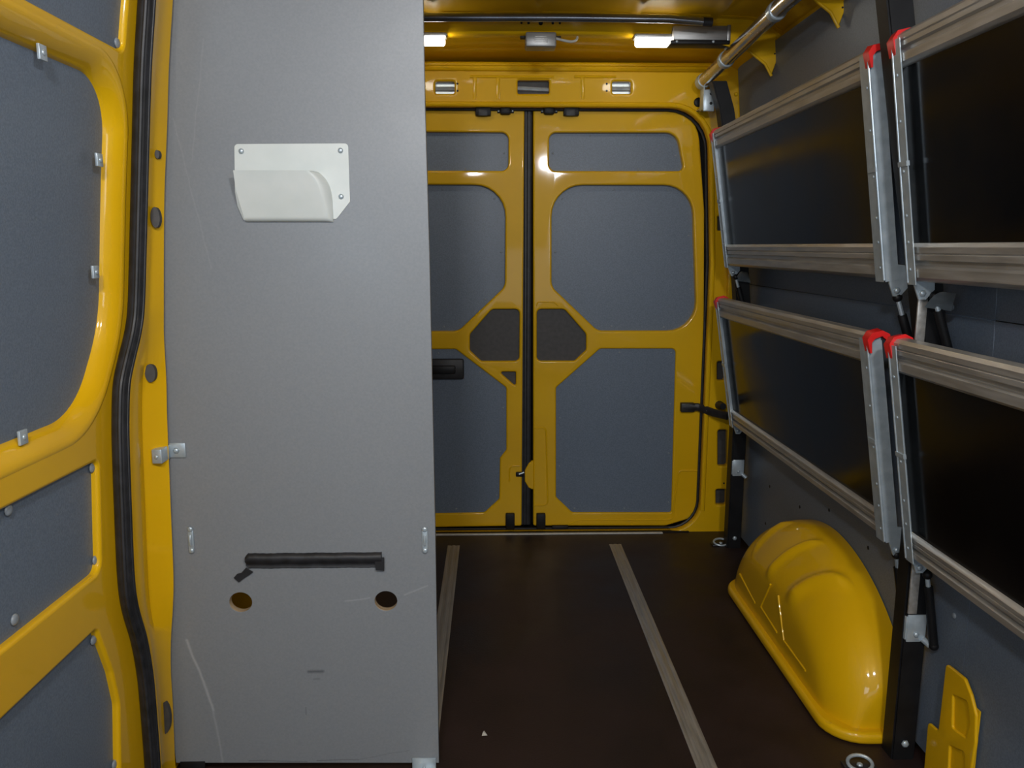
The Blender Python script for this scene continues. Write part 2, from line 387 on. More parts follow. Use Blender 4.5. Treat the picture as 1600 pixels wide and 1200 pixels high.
for px, py in ((715, 131), (715, 142), (948, 131), (948, 142), (1131, 755)):
    p = PY(px, py, YF); put('hole', DPLUG, (p.x, YF-.001, p.z), (0, -1, 0), wall_back, .7)
# vertical swages on the header and rounded ridges beside the aperture
for px in (742, 778, 910): tube('header_swage', [PY(px, 118, YF-.001), PY(px, 155, YF-.001)], (.008, .003), M['yellow'], wall_back, 8, flat=(1, 0, 0))
for px, w in ((800, 60), (930, 30)):
    p = PY(px, 120, YF); tube('header_swage', [(p.x-w/350, YF, p.z), (p.x+w/350, YF, p.z)], .006, M['yellow'], wall_back, 8)
tube('header_lip', [(-.62, YF-.004, 1.985), (.93, YF-.004, 1.985)], .012, M['yellow'], wall_back, 10)
rp = fillet([(ap_r+.008, .10, 0), (ap_r+.008, 1.2, .5), (ap_r-.027, ap_t+.010, .175), (ap_l+.027, ap_t+.010, .175), (ap_l-.008, 1.2, .5), (ap_l-.008, .1, 0)])
tube('aperture_ridge', [(p.x, YF+.001, p.y) for p in rp], .011, M['yellow'], wall_back, 10)
rp = fillet([(ap_r-.004, .004, .13), (ap_r-.004, 1.2, .5), (ap_r-.039, ap_t-.004, .17), (ap_l+.039, ap_t-.004, .17), (ap_l+.004, 1.2, .5), (ap_l+.004, .004, .13)])
tube('aperture_seal', [(p.x, YF+.042, p.y) for p in rp+rp[:1]], .006, M['rubber'], wall_back, 8)
box('outer_skin', -.85, 1.15, 3.56, 3.57, -.05, 2.1, M['black'], wall_back, 0)
box('pillar_post_box', 1.0, 1.035, YF-.028, YF-.002, .98, 1.28, M['yellow'], wall_back, .006)
# threshold
box('sill', ap_l+.05, ap_r-.05, 3.42, 3.56, -.02, .004, M['black'], wall_back, .001)
p0 = PZ(676, 834, .004); p1 = PZ(1036, 833, .004)
o = box('threshold_strip', 2*XC-p1.x, p1.x, 3.405, 3.425, 0, .004, M['paper'], None, .001)
tag(o, 'thin pale edging strip across the floor in front of the rear doors', 'strip')

# ------------------------------------------------------------------ rear doors
YD = 3.48
def mir(pts): return [(2*XC-a[0], a[1])+tuple(a[2:]) for a in pts]
Q = lambda px, py, r=0: q(px, py, YD, r)
d2_out = [Q(833, 822, .01), Q(1040, 822, .04), Q(1097, 805, .10), Q(1100, 600, 0), Q(1101, 330, .5), Q(1090, 169, .145), Q(833, 169, .01)]
H_top = [Q(858, 267, .03), Q(858, 207, .03), Q(1058, 207, .06), Q(1069, 267, .02)]
H_win = [Q(862, 289, .13), Q(1082, 289, .13), Q(1089, 517, .12), Q(934, 517, .06), Q(862, 448, .06)]
H_pock = [Q(839, 483, .02), Q(882, 483, .03), Q(916, 522, .03), Q(916, 547, .02), Q(898, 564, .02), Q(839, 564, .02)]
H_low = [Q(938, 545, .02), Q(1056, 545, .02), Q(1049, 801, .01), Q(894, 801, .02), Q(869, 777, .02), Q(869, 606, .02)]
d1_low = [(mir([p])[0]) for p in H_low[:3]]+[Q(757, 801, .02), Q(780, 780, .02), Q(781, 716, .01), Q(791, 703, .01), Q(791, 606, .02)]
H_tri = [Q(780, 581, .006), Q(806, 581, .006), Q(806, 604, .006)]
def flip(pts): return mir(pts)
def rear_door(name, out, holes, kinds):
    d = struct(plate(name, out, holes, .05, .008, onY(YD), M['yellow'], res=3))
    for h, k in zip(holes, kinds):
        depth, m, nm, grow = {'win': (.030, M['grey'], 'window_blank', 1.0), 'low': (.004, M['grey'], 'lining_panel', 1.0), 'pock': (.02, M['greydark'], 'pocket_cover', 1.0)}[k]
        f = fillet(h); cx = sum(p.x for p in f)/len(f); cz = sum(p.y for p in f)/len(f)
        bv = .0
        o = plate(nm, [tuple(p) for p in offs(f, .007)], [], .006, .001, onY(YD+depth+(.006 if k == 'low' else 0)), m, d)
        if k in ('win', 'low'):
            # fixings just inside the edge
            per = f; L_ = [0]
            for i in range(len(per)): L_.append(L_[-1]+(per[(i+1) % len(per)]-per[i]).length)
            n = max(6, int(L_[-1]/.22)); C_ = Vector((cx, cz))
            for j in range(n):
                s = L_[-1]*(j+.4)/n
                i = max(i for i in range(len(per)) if L_[i] <= s)
                p = per[i].lerp(per[(i+1) % len(per)], (s-L_[i])/max(1e-6, L_[i+1]-L_[i])); p = p+(C_-p).normalized()*.018
                put('rivet', PLUG, (p.x, YD+depth+(.0055 if k == 'low' else -.0005), p.y), (0, -1, 0), o, .55)
    return d
door_2 = rear_door('door_2', d2_out, [H_top, H_win, H_pock, H_low], ['win', 'win', 'pock', 'low'])
door_1 = rear_door('door_1', mir(d2_out), [mir(H_top), mir(H_win), mir(H_pock), d1_low, H_tri], ['win', 'win', 'pock', 'low', 'pock'])
# pressed outlines on the doors
def swage(pts, parent, r=.004, Y=YD, closed=False):
    ps = [(p.x, Y, p.y) for p in fillet([q(x, y, YD, rr) for x, y, rr in pts])]
    if closed: ps.append(ps[0])
    return tube('swage', ps, (r, r*.8), M['yellow'], parent, 8)
swage([(834, 668, 0), (853, 668, .02), (856, 790, .02), (834, 790, 0)], door_2)
swage([(1098, 735, 0), (1060, 735, .02), (1050, 812, .02), (905, 812, .02), (890, 818, 0)], door_2, .005)
swage([(838, 478, 0), (840, 472, .02), (866, 472, .02), (872, 478, 0)], door_2, .003)
swage([(796, 752, 0), (796, 728, .02), (812, 728, 0)], door_1, .004)
# rubber seal between the doors
sm = bmesh.new()
for dx, r in ((-.014, .013), (.012, .014), (-.001, .010)):
    x = PY(821.5, 500, YD).x+dx; bm_tube(sm, [(x, YD+.012, .02), (x, YD+.012, .9), (x, YD+.012, PY(822, 172).z)], (r, .010), 10, flat=(1, 0, 0))
from_bm('centre_seal', sm, M['rubber'], door_1)
# bolts, latches
def blk(nm, x0, y0, x1, y1, parent, d=.02, m='black', Y=YD, bev=.004):
    a = PY(x0, y1, Y); c = PY(x1, y0, Y); return box(nm, a.x, c.x, Y-d, Y+.004, a.z, c.z, M[m], parent, bev)
for x, dr in ((743, door_1), (880, door_2)):
    h = blk('latch_housing', x, 165, x+24, 182, dr, .03)
    a = PY(x, 165, YD-.031); box('latch_plate', a.x+.012, a.x+.05, YD-.034, YD-.030, a.z-.04, a.z-.012, M['rubber'], h, .001)
for x, dr in ((777, door_1), (845, door_2)):
    h = blk('latch_catch', x+4, 166, x+21, 180, dr, .028, bev=.008)
    blk('catch_flange', x, 170, x+26, 177, h, .008, bev=.002)
    for sx in (2, 24):
        p = PY(x+sx, 173.5, YD); put('screw', SCREW, (p.x, YD-.008, p.z), (0, -1, 0), dr, 1.0)
for x, dr in ((790, door_1), (838, door_2)): blk('latch_foot', x, 801, x+14, 825, dr, .022)
blk('sill_wedge', 862, 820, 888, 829, door_2, .015)
# kink in the right-hand door edge and striker beside it
kp = [q(x, y, YD-.002, .006) for x, y in ((834, 718), (826, 724), (820, 735), (820, 752), (826, 762), (834, 766))]
plate('striker_bulge', kp, [], .02, .004, onY(YD-.004), M['yellow'], door_2)
blk('striker', 806, 737, 818, 744, door_1, .012)
tube('striker_pin', [PY(811, 741, YD-.012), PY(819, 738, YD-.012)], .004, M['galv'], door_1, 8)
# black pull handle on the left rear door
h = blk('pull_handle', 668, 560, 725, 592, door_1, .022, 'rubber', bev=.010)
blk('grip', 676, 570, 712, 583, h, .034, 'black', bev=.006)
# check strap on the right door
cs = bmesh.new()
a = PY(1066, 636, YD-.02); c = PY(1090, 636, YD-.02); e = PY(1137, 650, YD-.16)
bm_tube(cs, [a, a+Vector((.03, -.004, 0)), c, PY(1096, 638, YD-.03), PY(1115, 645, YD-.1), e], (.018, .010), 10, flat=(0, 0, 1))
bm_box(cs, a.x-.006, a.x+.055, YD-.03, YD+.002, a.z-.022, a.z+.018, .004)
chk = from_bm('door_check_strap', cs, M['rubber'], door_2)
p = PY(1104, 641, YD-.06); put('pin', BOLT, p+Vector((0, -.012, 0)), (0, -1, 0), chk, .5)
tube('buffer', [PY(1124, 633, YF), PY(1130, 635, YF-.05)], [.02, .014], M['rubber'], wall_back, 12)

# ------------------------------------------------------------------ sliding door side (left) : seal, door pillar, door
rows = [(-70, 218, 243, 273), (0, 215, 240, 270), (100, 209, 234, 264), (200, 206, 231, 261), (300, 204, 228, 257), (400, 202, 225, 256), (480, 200, 222, 256), (520, 195, 217, 256),
        (560, 185, 208, 258), (600, 177, 200, 260), (650, 175, 198, 261), (700, 175, 199, 263), (800, 178, 203, 267), (900, 183, 207, 271), (950, 189, 214, 270), (1000, 201, 230, 267),
        (1050, 212, 237, 267), (1100, 217, 242, 270), (1200, 225, 249, 274), (1300, 230, 254, 280)]
sm = bmesh.new(); cpts = []
for py, a, c, e in rows:
    cpts.append(PLEFT((a+c)/2, py, .018))
# smooth path
def spline(pts, n=6):
    out = []
    for i in range(len(pts)-1):
        p0, p1, p2, p3 = pts[max(i-1, 0)], pts[i], pts[i+1], pts[min(i+2, len(pts)-1)]
        for k in range(n):
            t = k/n; out.append(.5*((2*p1)+(-p0+p2)*t+(2*p0-5*p1+4*p2-p3)*t*t+(-p0+3*p1-3*p2+p3)*t**3))
    return out+[pts[-1]]
sp = spline(cpts)
bm_tube(sm, sp, (.0155, .013), 14, flat=(1, -.4, 0)); 
for off in (.010, -.010):
    bm_tube(sm, [p+Vector((.010, -.004, 0))+Vector((.3, 1, 0))*off for p in sp], .0045, 8)
# door pillar loft
def pillar():
    bm = bmesh.new(); prev = None; K = []
    for py, a, c, e in rows:
        A = PLEFT((a+c)/2, py, .006); B = PLEFT(c+3, py, .018); 
        f1 = c+(e-c)*.18; f2 = c+(e-c)*.38
        Ye = 1.775
        E_ = PY(e-8, py, Ye)
        yB = B.y
        Cc = PY(f1, py, min(yB+.012, Ye-.06) if yB+.012 < Ye-.06 else Ye-.05)
        Dd = PY(f2, py, max(Cc.y+.01, Ye-.05))
        G = PY(e, py, Ye-.012)
        K.append([A, B, Cc, Dd, G, E_+Vector((0, .003, 0)), E_+Vector((-.02, .06, 0))])
    cols = list(zip(*K)); cols = [spline(list(c), 4) for c in cols]
    vs = [[bm.verts.new(p) for p in c] for c in cols]
    for a, c in zip(vs, vs[1:]):
        for i in range(len(a)-1): bm.faces.new((a[i], a[i+1], c[i+1], c[i]))
    return bm
trim = struct(from_bm('trim_1', pillar(), M['yellow'], sharp=50))
seal = from_bm('door_seal', sm, M['rubber'], trim)
def on_pillar(px, py): return PY(px, py, 1.742)
for px, py, w, hh in ((246, 340, 6, 15), (238, 582, 7, 14), (260, 1118, 8, 28), (249, 242, 3, 6)):
    c = on_pillar(px, py); 
    n = 16; bm = bmesh.new(); vs = [bm.verts.new(c+Vector((w/700*math.cos(2*math.pi*k/n), -.012+.3*w/700*math.cos(2*math.pi*k/n), hh/700*math.sin(2*math.pi*k/n)))) for k in range(n)]
    vs2 = [bm.verts.new(v.co+Vector((0, .012, 0))) for v in vs]
    bm.faces.new(vs)
    for k in range(n): bm.faces.new((vs[k], vs[(k+1) % n], vs2[(k+1) % n], vs2[k]))
    from_bm('access_hole', bm, M['greydark'], trim, sharp=30)
# sliding door
L2 = lambda px, py, r=0, off=0: (PLEFT(px, py, off).y, PLEFT(px, py, off).z, r)
edge = [L2((a+c)/2, py) for py, a, c, e in rows]
d3_out = [(edge[0][0], 2.0), (.30, 2.0), (.30, -.02)]+[(edge[-1][0]-.01, -.02)]+[(e[0], e[1], .0) for e in reversed(edge)]
w0 = [L2(190, -60, .0), L2(190, 80, .015)]; zb = w0[1][1]
Hd_top = [(w0[1][0], 1.98, .01), w0[1], (.45, zb+.005, .03), (.45, 1.98, .03)]
hw_t = L2(60, 60)[1]; hw_b = L2(60, 690)[1]; hw_r = L2(163, 330)[0]
c1 = L2(168, 140); c2 = L2(172, 470); c3 = L2(160, 560)
Hd_win = [(1.598, 1.577, .11), (1.598, 1.05, .22), (1.50, .957, .10), (.5, .957, .1), (.5, 1.577, .1)]
Hd_win = [(1.598, 1.577, .10), (1.600, 1.30, 0), (1.598, 1.12, .25), (1.49, .957, .16), (.5, .957, .1), (.5, 1.577, .1)]
def pl(lst): return [L2(*a) for a in lst]
Hd_mid = pl([(150, 718, .012), (155, 888, .03)])+[(.5, L2(155, 888)[1]-.02, .03), (.5, L2(150, 718)[1]+.01, .03)]
Hd_mid = [L2(150, 720, .012), L2(154, 892, .025), (.5, .660, .03), (.5, .875, .03)]
Hd_bot = [L2(148, 984, .015), L2(172, 1050, .05), L2(183, 1100, .05), L2(186, 1300, .01), (.5, L2(186, 1300)[1], .01), (.5, .550, .03)]
zc2 = [(1, .2+.1*k) for k in range(19)]
def onL(d=0): return lambda u, v, w: (XL(v)-d+w, u, v)
door_3 = struct(plate('door_3', d3_out, [Hd_top, offs(fillet(Hd_win, 12), .030), Hd_mid, Hd_bot], .045, .008, onL(-.004), M['yellow'], cuts=zc2, res=4, sharp=60))
def inset(nm, h, d, grow=.03):
    f = fillet(h); cy = sum(p.x for p in f)/len(f); cz = sum(p.y for p in f)/len(f)
    return plate(nm, [(p.x+(grow if p.x > cy else -grow), p.y+(grow if p.y > cz else -grow)) for p in f], [], .005, .001, onL(d), M['grey'], door_3, cuts=zc2)
f = fillet(Hd_win, 12); bm = bmesh.new(); rings = []
dense = []
for i in range(len(f)):
    a, c = f[i], f[(i+1) % len(f)]; k = max(1, int((c-a).length/.04))
    dense += [a.lerp(c, j/k) for j in range(k)]
for o_, w_ in ((-.003, -.045), (-.001, -.030), (.004, -.020), (.011, -.012), (.019, -.0055), (.027, -.001), (.034, .0012), (.040, .0006), (.043, -.001)):
    rr = offs(dense, o_); rings.append([bm.verts.new((XL(p.y)+.004+w_, p.x, p.y)) for p in rr])
for a, c in zip(rings, rings[1:]):
    for k in range(len(a)): bm.faces.new((a[k], a[(k+1) % len(a)], c[(k+1) % len(a)], c[k]))
from_bm('window_surround', bm, M['yellow'], door_3, sharp=70)
pt = inset('window_blank', Hd_top, .008, .012); pw = inset('window_blank', Hd_win, .026, .006); pm = inset('lining_panel', Hd_mid, .010, .012); pb = inset('lining_panel', Hd_bot, .010, .012)
for px, py, par in ((12, 797, pm), (148, 875, pm), (22, 968, pm), (143, 731, pm), (145, 1000, pb), (178, 1194, pb), (182, 67, pt)):
    p = PLEFT(px, py, -.008); put('plug', PLUG, p, (1, 0, 0), par, 1.3)
for px, py in ((67, 82), (156, 250), (150, 425), (37, 683)):
    p = PLEFT(px, py, -.006)
    c = box('retaining_clip', p.x-.004, p.x+.001, p.y-.011, p.y+.011, p.z-.012, p.z+.012, M['galv'], door_3, .001)
    put('screw', SCREW, p+Vector((.001, 0, 0)), (1, 0, 0), c)

# ------------------------------------------------------------------ partition board
YP = 1.78
bR = [(660, -60), (661, 0), (664, 160), (671, 400), (676, 640), (680, 830), (686, 1192)]
bL = [(275, 1192), (262, 1100), (262, 900), (259, 700), (250, 560), (248, 400), (252, 200), (262, 0), (268, -70)]
R = [PY(x, y, YP) for x, y in bR]; Lp = [PY(x, y, YP) for x, y in bL]
out = [(p.x, p.z) for p in R][::-1]; 
out = [(R[0].x-.004, 2.03)]+[(p.x, p.z) for p in R]+[(p.x, p.z) for p in Lp]+[(Lp[-1].x+.03, 2.03)]
def circ(px, py, r, n=28):
    c = PY(px, py, YP); return [(c.x+r*math.cos(2*math.pi*k/n), c.z+r*.92*math.sin(2*math.pi*k/n)) for k in range(n)]
holes = [circ(376, 941, .0265), circ(603, 939, .0265)]
part = plate('partition_board', out, holes, .018, .001, onY(YP), M['board'])
part.data.materials.append(M['wood'])
for f in part.data.polygons:
    c = f.center
    if abs(f.normal.y) < .5:
        for h in ((376, 941), (603, 939)):
            p = PY(h[0], h[1], YP)
            if (Vector((c.x, c.z))-Vector((p.x, p.z))).length < .05: f.material_index = 1
tag(part, 'tall grey partition board standing on the floor at the left, with two round holes low down', 'partition')
for px in (299, 664):
    p = PY(px, 843, YP)
    k = box('cover_strip', p.x-.0065, p.x+.0065, YP-.004, YP, p.z-.026, p.z+.026, M['galv'], part, .0015)
    for dz in (-.026, .026): put('screw', SCREW, (p.x, YP-.003, p.z+dz), (0, -1, 0), part, 1.3)
    tube('strip_loop', [(p.x, YP-.005, p.z-.012), (p.x, YP-.009, p.z), (p.x, YP-.005, p.z+.012)], .003, M['galv'], part, 8)
for (x0, x1, ym, m_) in ((281, 320, 1191, 'black'), (644, 681, 1185, 'galv')):
    a = PY(x0, ym, YP-.003); c = PY(x1, ym, YP-.003)
    br = bmesh.new(); bm_box(br, a.x, c.x, YP-.004, YP, .001, a.z, .001); bm_box(br, a.x, c.x, YP-.045, YP-.002, .001, .005, .001)
    fb = from_bm('floor_bracket', br, M[m_], part)
    put('screw', BOLT, ((a.x+c.x)/2, YP-.026, .005), (0, 0, 1), part, .7)
    put('screw', SCREW, ((a.x+c.x)/2, YP-.004, .012), (0, -1, 0), part, .8)
# angle bracket to the pillar
p = PY(270, 703, YP)
br = bmesh.new(); bm_box(br, p.x-.006, p.x+.030, YP-.005, YP-.001, p.z-.017, p.z+.017, .0015)
bm_box(br, p.x-.026, p.x-.004, YP-.052, YP-.003, p.z-.018, p.z+.014, .002)
ab = from_bm('angle_bracket', br, M['galv'], part)
put('screw', BOLT, (p.x+.010, YP-.005, p.z), (0, -1, 0), ab, .8); put('screw', SCREW, (p.x-.016, YP-.052, p.z-.003), (0, -1, 0), ab, .9)

# document holder on the partition
dh = empty('document_holder', PY(455, 345, YP), 'white metal document pocket screwed to the grey partition board', 'document holder')
Z = lambda px, py, r=0: q(px, py, YP-.002, r)
plate('back_plate', [Z(366, 225, .008), Z(544, 224, .008), Z(547, 315, .004), Z(526, 342, .004), Z(381, 345, .006), Z(371, 322, .01), Z(367, 300, 0)], [], .0018, .0004, onY(YP-.0022), M['white'], dh)
a = PY(369, 346, YP-.03); 
bm = bmesh.new(); NX, NZ = 40, 28; g = []
x0, z0 = PY(379, 346, YP-.03).x, PY(379, 346, YP-.03).z; x1 = PY(517, 346, YP-.03).x; z1 = PY(400, 267, YP-.03).z; xl1 = PY(367, 267, YP-.03).x
for j in range(NZ+1):
    v = j/NZ; row = []
    for i in range(NX+1):
        u = i/NX
        xa = x0+(xl1-x0)*(min(1, v*1.6)); xb = x1-.028*(v**5)
        x = xa+(xb-xa)*u; z = z0+(z1-z0)*v
        edge_r = min(1, (1-u)/.09); d = (.008+.030*v)*(math.sin(edge_r*math.pi/2))**.7
        if v < .06: d *= (v/.06)**.5
        row.append(bm.verts.new((x, YP-.004-d, z)))
    g.append(row)
gb = [[bm.verts.new(v.co+Vector((0, .0014, 0))) for v in row] for row in g]
for G_ in (g, gb):
    for j in range(NZ):
        for i in range(NX): bm.faces.new((G_[j][i], G_[j][i+1], G_[j+1][i+1], G_[j+1][i]))
bd = [(0, i) for i in range(NX+1)]+[(j, NX) for j in range(1, NZ+1)]+[(NZ, i) for i in range(NX-1, -1, -1)]+[(j, 0) for j in range(NZ-1, 0, -1)]
for k in range(len(bd)):
    (a_, b_), (c_, d_) = bd[k], bd[(k+1) % len(bd)]
    bm.faces.new((g[a_][b_], g[c_][d_], gb[c_][d_], gb[a_][b_]))
pk = from_bm('pocket_front', bm, M['white'], dh, sharp=50)
for px, py in ((377, 236), (532, 235), (533, 307)):
    p = PY(px, py, YP-.004); put('screw', SCREW, (p.x, YP-.004, p.z), (0, -1, 0), dh, 1.1)
# rolled black tape
rg = empty('rubber_grip_strip', PY(490, 889, YP), 'ragged black rubber strip stuck across the lower part of the partition board', 'strip')
bm = bmesh.new(); n = 60; a = PY(385, 875, YP); c = PY(597, 875, YP); rings = []
for i in range(n+1):
    t = i/n; x = a.x+(c.x-a.x)*t; w = .0175+.0003*math.sin(i*1.9); zc_ = a.z-.001+.0004*math.sin(i*.45)
    dd = .012
    if i == 0: w *= .7
    prof = [(w, 0), (w*.9, dd*.7), (w*.5, dd), (0, dd*.95), (-w*.35, dd*.45), (-w*.6, dd*.35), (-w*.9, dd*.5), (-w*1.15, 0)]
    rings.append([bm.verts.new((x, YP-.0005-d_, zc_+h_)) for h_, d_ in prof])
for r1, r2 in zip(rings, rings[1:]):
    for k in range(len(r1)): bm.faces.new((r1[k], r1[(k+1) % len(r1)], r2[(k+1) % len(r2)], r2[k]))
bm.faces.new(rings[0]); bm.faces.new(rings[-1])
from_bm('strip', bm, M['rubber'], rg, sharp=60)
plate('torn_tail', [Z(385, 886), Z(396, 893), Z(391, 897), Z(383, 902), Z(374, 909), Z(366, 902), Z(371, 896), Z(378, 894)], [], .002, .0004, onY(YP-.006), M['rubber'], rg)
plate('torn_flap', [Z(586, 873), Z(594, 874), Z(598, 869), Z(601, 869), Z(601, 890), Z(588, 889)], [], .002, .0004, onY(YP-.010), M['rubber'], rg)

# ------------------------------------------------------------------ floor fittings
def lash_rail(px0, py0, label, ye):
    x = PZ(px0, py0).x
    r = empty('lashing_rail', (x, 1.7, 0), label, 'lashing rail', 'lashing rails let into the floor')
    for dx, w in ((-.020, .006), (.020, .006), (0, .006)):
        box('rail_rib', x+dx-w, x+dx+w, -.6, ye, 0, .0022 if dx else .0028, M['alu'], r, .0006)
    box('rail_bed', x-.026, x+.026, -.6, ye, 0, .001, M['alu'], r, .0002)
lash_rail(709, 853, 'worn aluminium rail in the floor, seen just right of the partition board', 3.28)
lash_rail(962, 853, 'worn aluminium rail in the floor, running down the middle of the open floor', 3.28)
def ring(px, py, label, s=1.0, rz=0):
    p = PZ(px, py); e = empty('lashing_ring', p, label, 'lashing ring', 'lashing rings in the floor')
    bm = bmesh.new(); bm_box(bm, p.x-.040*s, p.x+.040*s, p.y-.022*s, p.y+.022*s, 0, .006, .003); from_bm('ring_plate', bm, M['rubber'], e)
    tube('ring', [p+Vector((math.cos(t)*.03*s, math.sin(t)*.02*s, .012+.008*math.sin(t))) for t in [2*math.pi*k/20 for k in range(21)]], .0045, M['galv'], e, 8)
    put('bolt', BOLT, p+Vector((0, 0, .006)), (0, 0, 1), e, .9)
ring(1126, 851, 'small steel lashing ring on the floor in the rear corner by the back door post')
ring(1343, 1199, 'steel lashing ring on the floor in front of the yellow wheel arch')
p = PZ(757, 1147); bm = bmesh.new()
v = [bm.verts.new(p+Vector(c)) for c in ((-.007, -.009, .001), (.008, -.009, .002), (-.001, .011, .003), (-.004, .002, .005))]
bm.faces.new((v[0], v[1], v[3])); bm.faces.new((v[1], v[2], v[3])); bm.faces.new((v[0], v[3], v[2])); bm.faces.new((v[0], v[2], v[1]))
tag(from_bm('paper_scrap', bm, M['paper'], None, sharp=0), 'tiny torn triangle of pale paper lying on the dark floor', 'litter')

# ------------------------------------------------------------------ wheel arches
def wheel_arch(sgn, label):
    yc, Lh, H, xw, Wd = 2.37, .53, .392, 1.072, .225; XF, YC_ = .187, .49
    e = empty('wheel_arch', (XC+sgn*(xw-XC), yc, 0), label, 'wheel arch')
    mx = lambda x: XC+sgn*(x-XC)+(.012 if sgn < 0 else 0)
    def srf(u, w_, A=3.0, B=1.9):           # u: plan angle, w_: elevation
        c, s_ = math.cos(u), math.sin(u); k = (abs(c)**A+abs(s_)**A)**(-1/A)
        return c*k*math.cos(w_)**(2/B), s_*k*math.cos(w_)**(2/B), math.sin(w_)**(2/B)
    bm = bmesh.new(); nt, nf = 150, 60; g = []
    for i in range(nt+1):
        row = []
        for j in range(nf+1):
            a_, b_, c_ = srf(math.pi*i/nt, math.pi/2*(j/nf)**1.0)
            x, y, z = xw-Wd*b_, yc+Lh*a_, H*c_
            dx = xw-x; dx = XF-.006*math.log1p(math.exp(-(dx-XF)/.006)) if dx > XF-.04 else dx; x = xw-dx
            dy = abs(y-yc); dy = YC_-.006*math.log1p(math.exp(-(dy-YC_)/.006)) if dy > YC_-.04 else dy; y = yc+math.copysign(dy, y-yc)
            k = 0; d_ = xw-x
            for y0_, sl, am, wd_ in ((2.045, 1.15, .020, .024), (2.265, .95, .014, .018), (2.53, .55, .014, .016)):
                m_ = min(1, max(0, (z-.20)/.04))*min(1, max(0, (d_-.055)/.035))
                k += am*math.exp(-((y-y0_-sl*d_)/wd_)**2)*m_
            v = Vector((xw+.02-x, y-yc, z*1.2)); v.normalize()
            row.append(bm.verts.new((mx(x-v.x*k), y+v.y*k, z+v.z*k)))
        g.append(row)
    for i in range(nt):
        for j in range(nf):
            try: bm.faces.new((g[i][j], g[i+1][j], g[i+1][j+1], g[i][j+1]))
            except ValueError: pass
    bmesh.ops.remove_doubles(bm, verts=bm.verts, dist=1e-5)
    from_bm('arch_shell', bm, M['yellow'], e, sharp=80)
    xi = xw-XF-.022
    fl = [(mx(xi), yc-YC_-.028, .17), (mx(xi), yc+Lh-.08, .12), (mx(xw), yc+Lh+.03, 0), (mx(xw), yc-YC_-.028, 0)]
    plate('arch_flange', fl, [], .032, .012, lambda u, v, w: (u, v, .032+w), M['yellow'], e, res=3)
    # V-shaped pressings on the inner face
    def inside(p):
        a_, b_, c_ = abs((p.y-yc)/Lh), abs((xw-p.x)/Wd), abs(p.z/H)
        return (a_**3+b_**3)**(1.9/3)+c_**1.9 < 1 and xw-p.x < XF and abs(p.y-yc) < YC_
    def hit(px, py):
        d = ray(px, py); t = 1.6
        while t < 3.6 and not inside(CAM+d*t): t += .003
        return CAM+d*(t-.001)
    for ln in (((1156, 897), (1180, 942)), ((1204, 913), (1189, 948), (1214, 988)), ((1216, 930), (1225, 1001), (1259, 1048))):
        v = []
        for a, c in zip(ln, ln[1:]):
            for k in range(7): v.append(hit(a[0]+(c[0]-a[0])*k/6, a[1]+(c[1]-a[1])*k/6))
        tube('swage', [(mx(q_.x), q_.y, q_.z) for q_ in v], .0035, M['yellow'], e, 8)
    return e
wheel_arch(1, 'glossy yellow wheel arch with pressed ribs on the floor at the right-hand wall')
wheel_arch(-1, 'yellow wheel arch behind the partition board, glimpsed through its left hole')

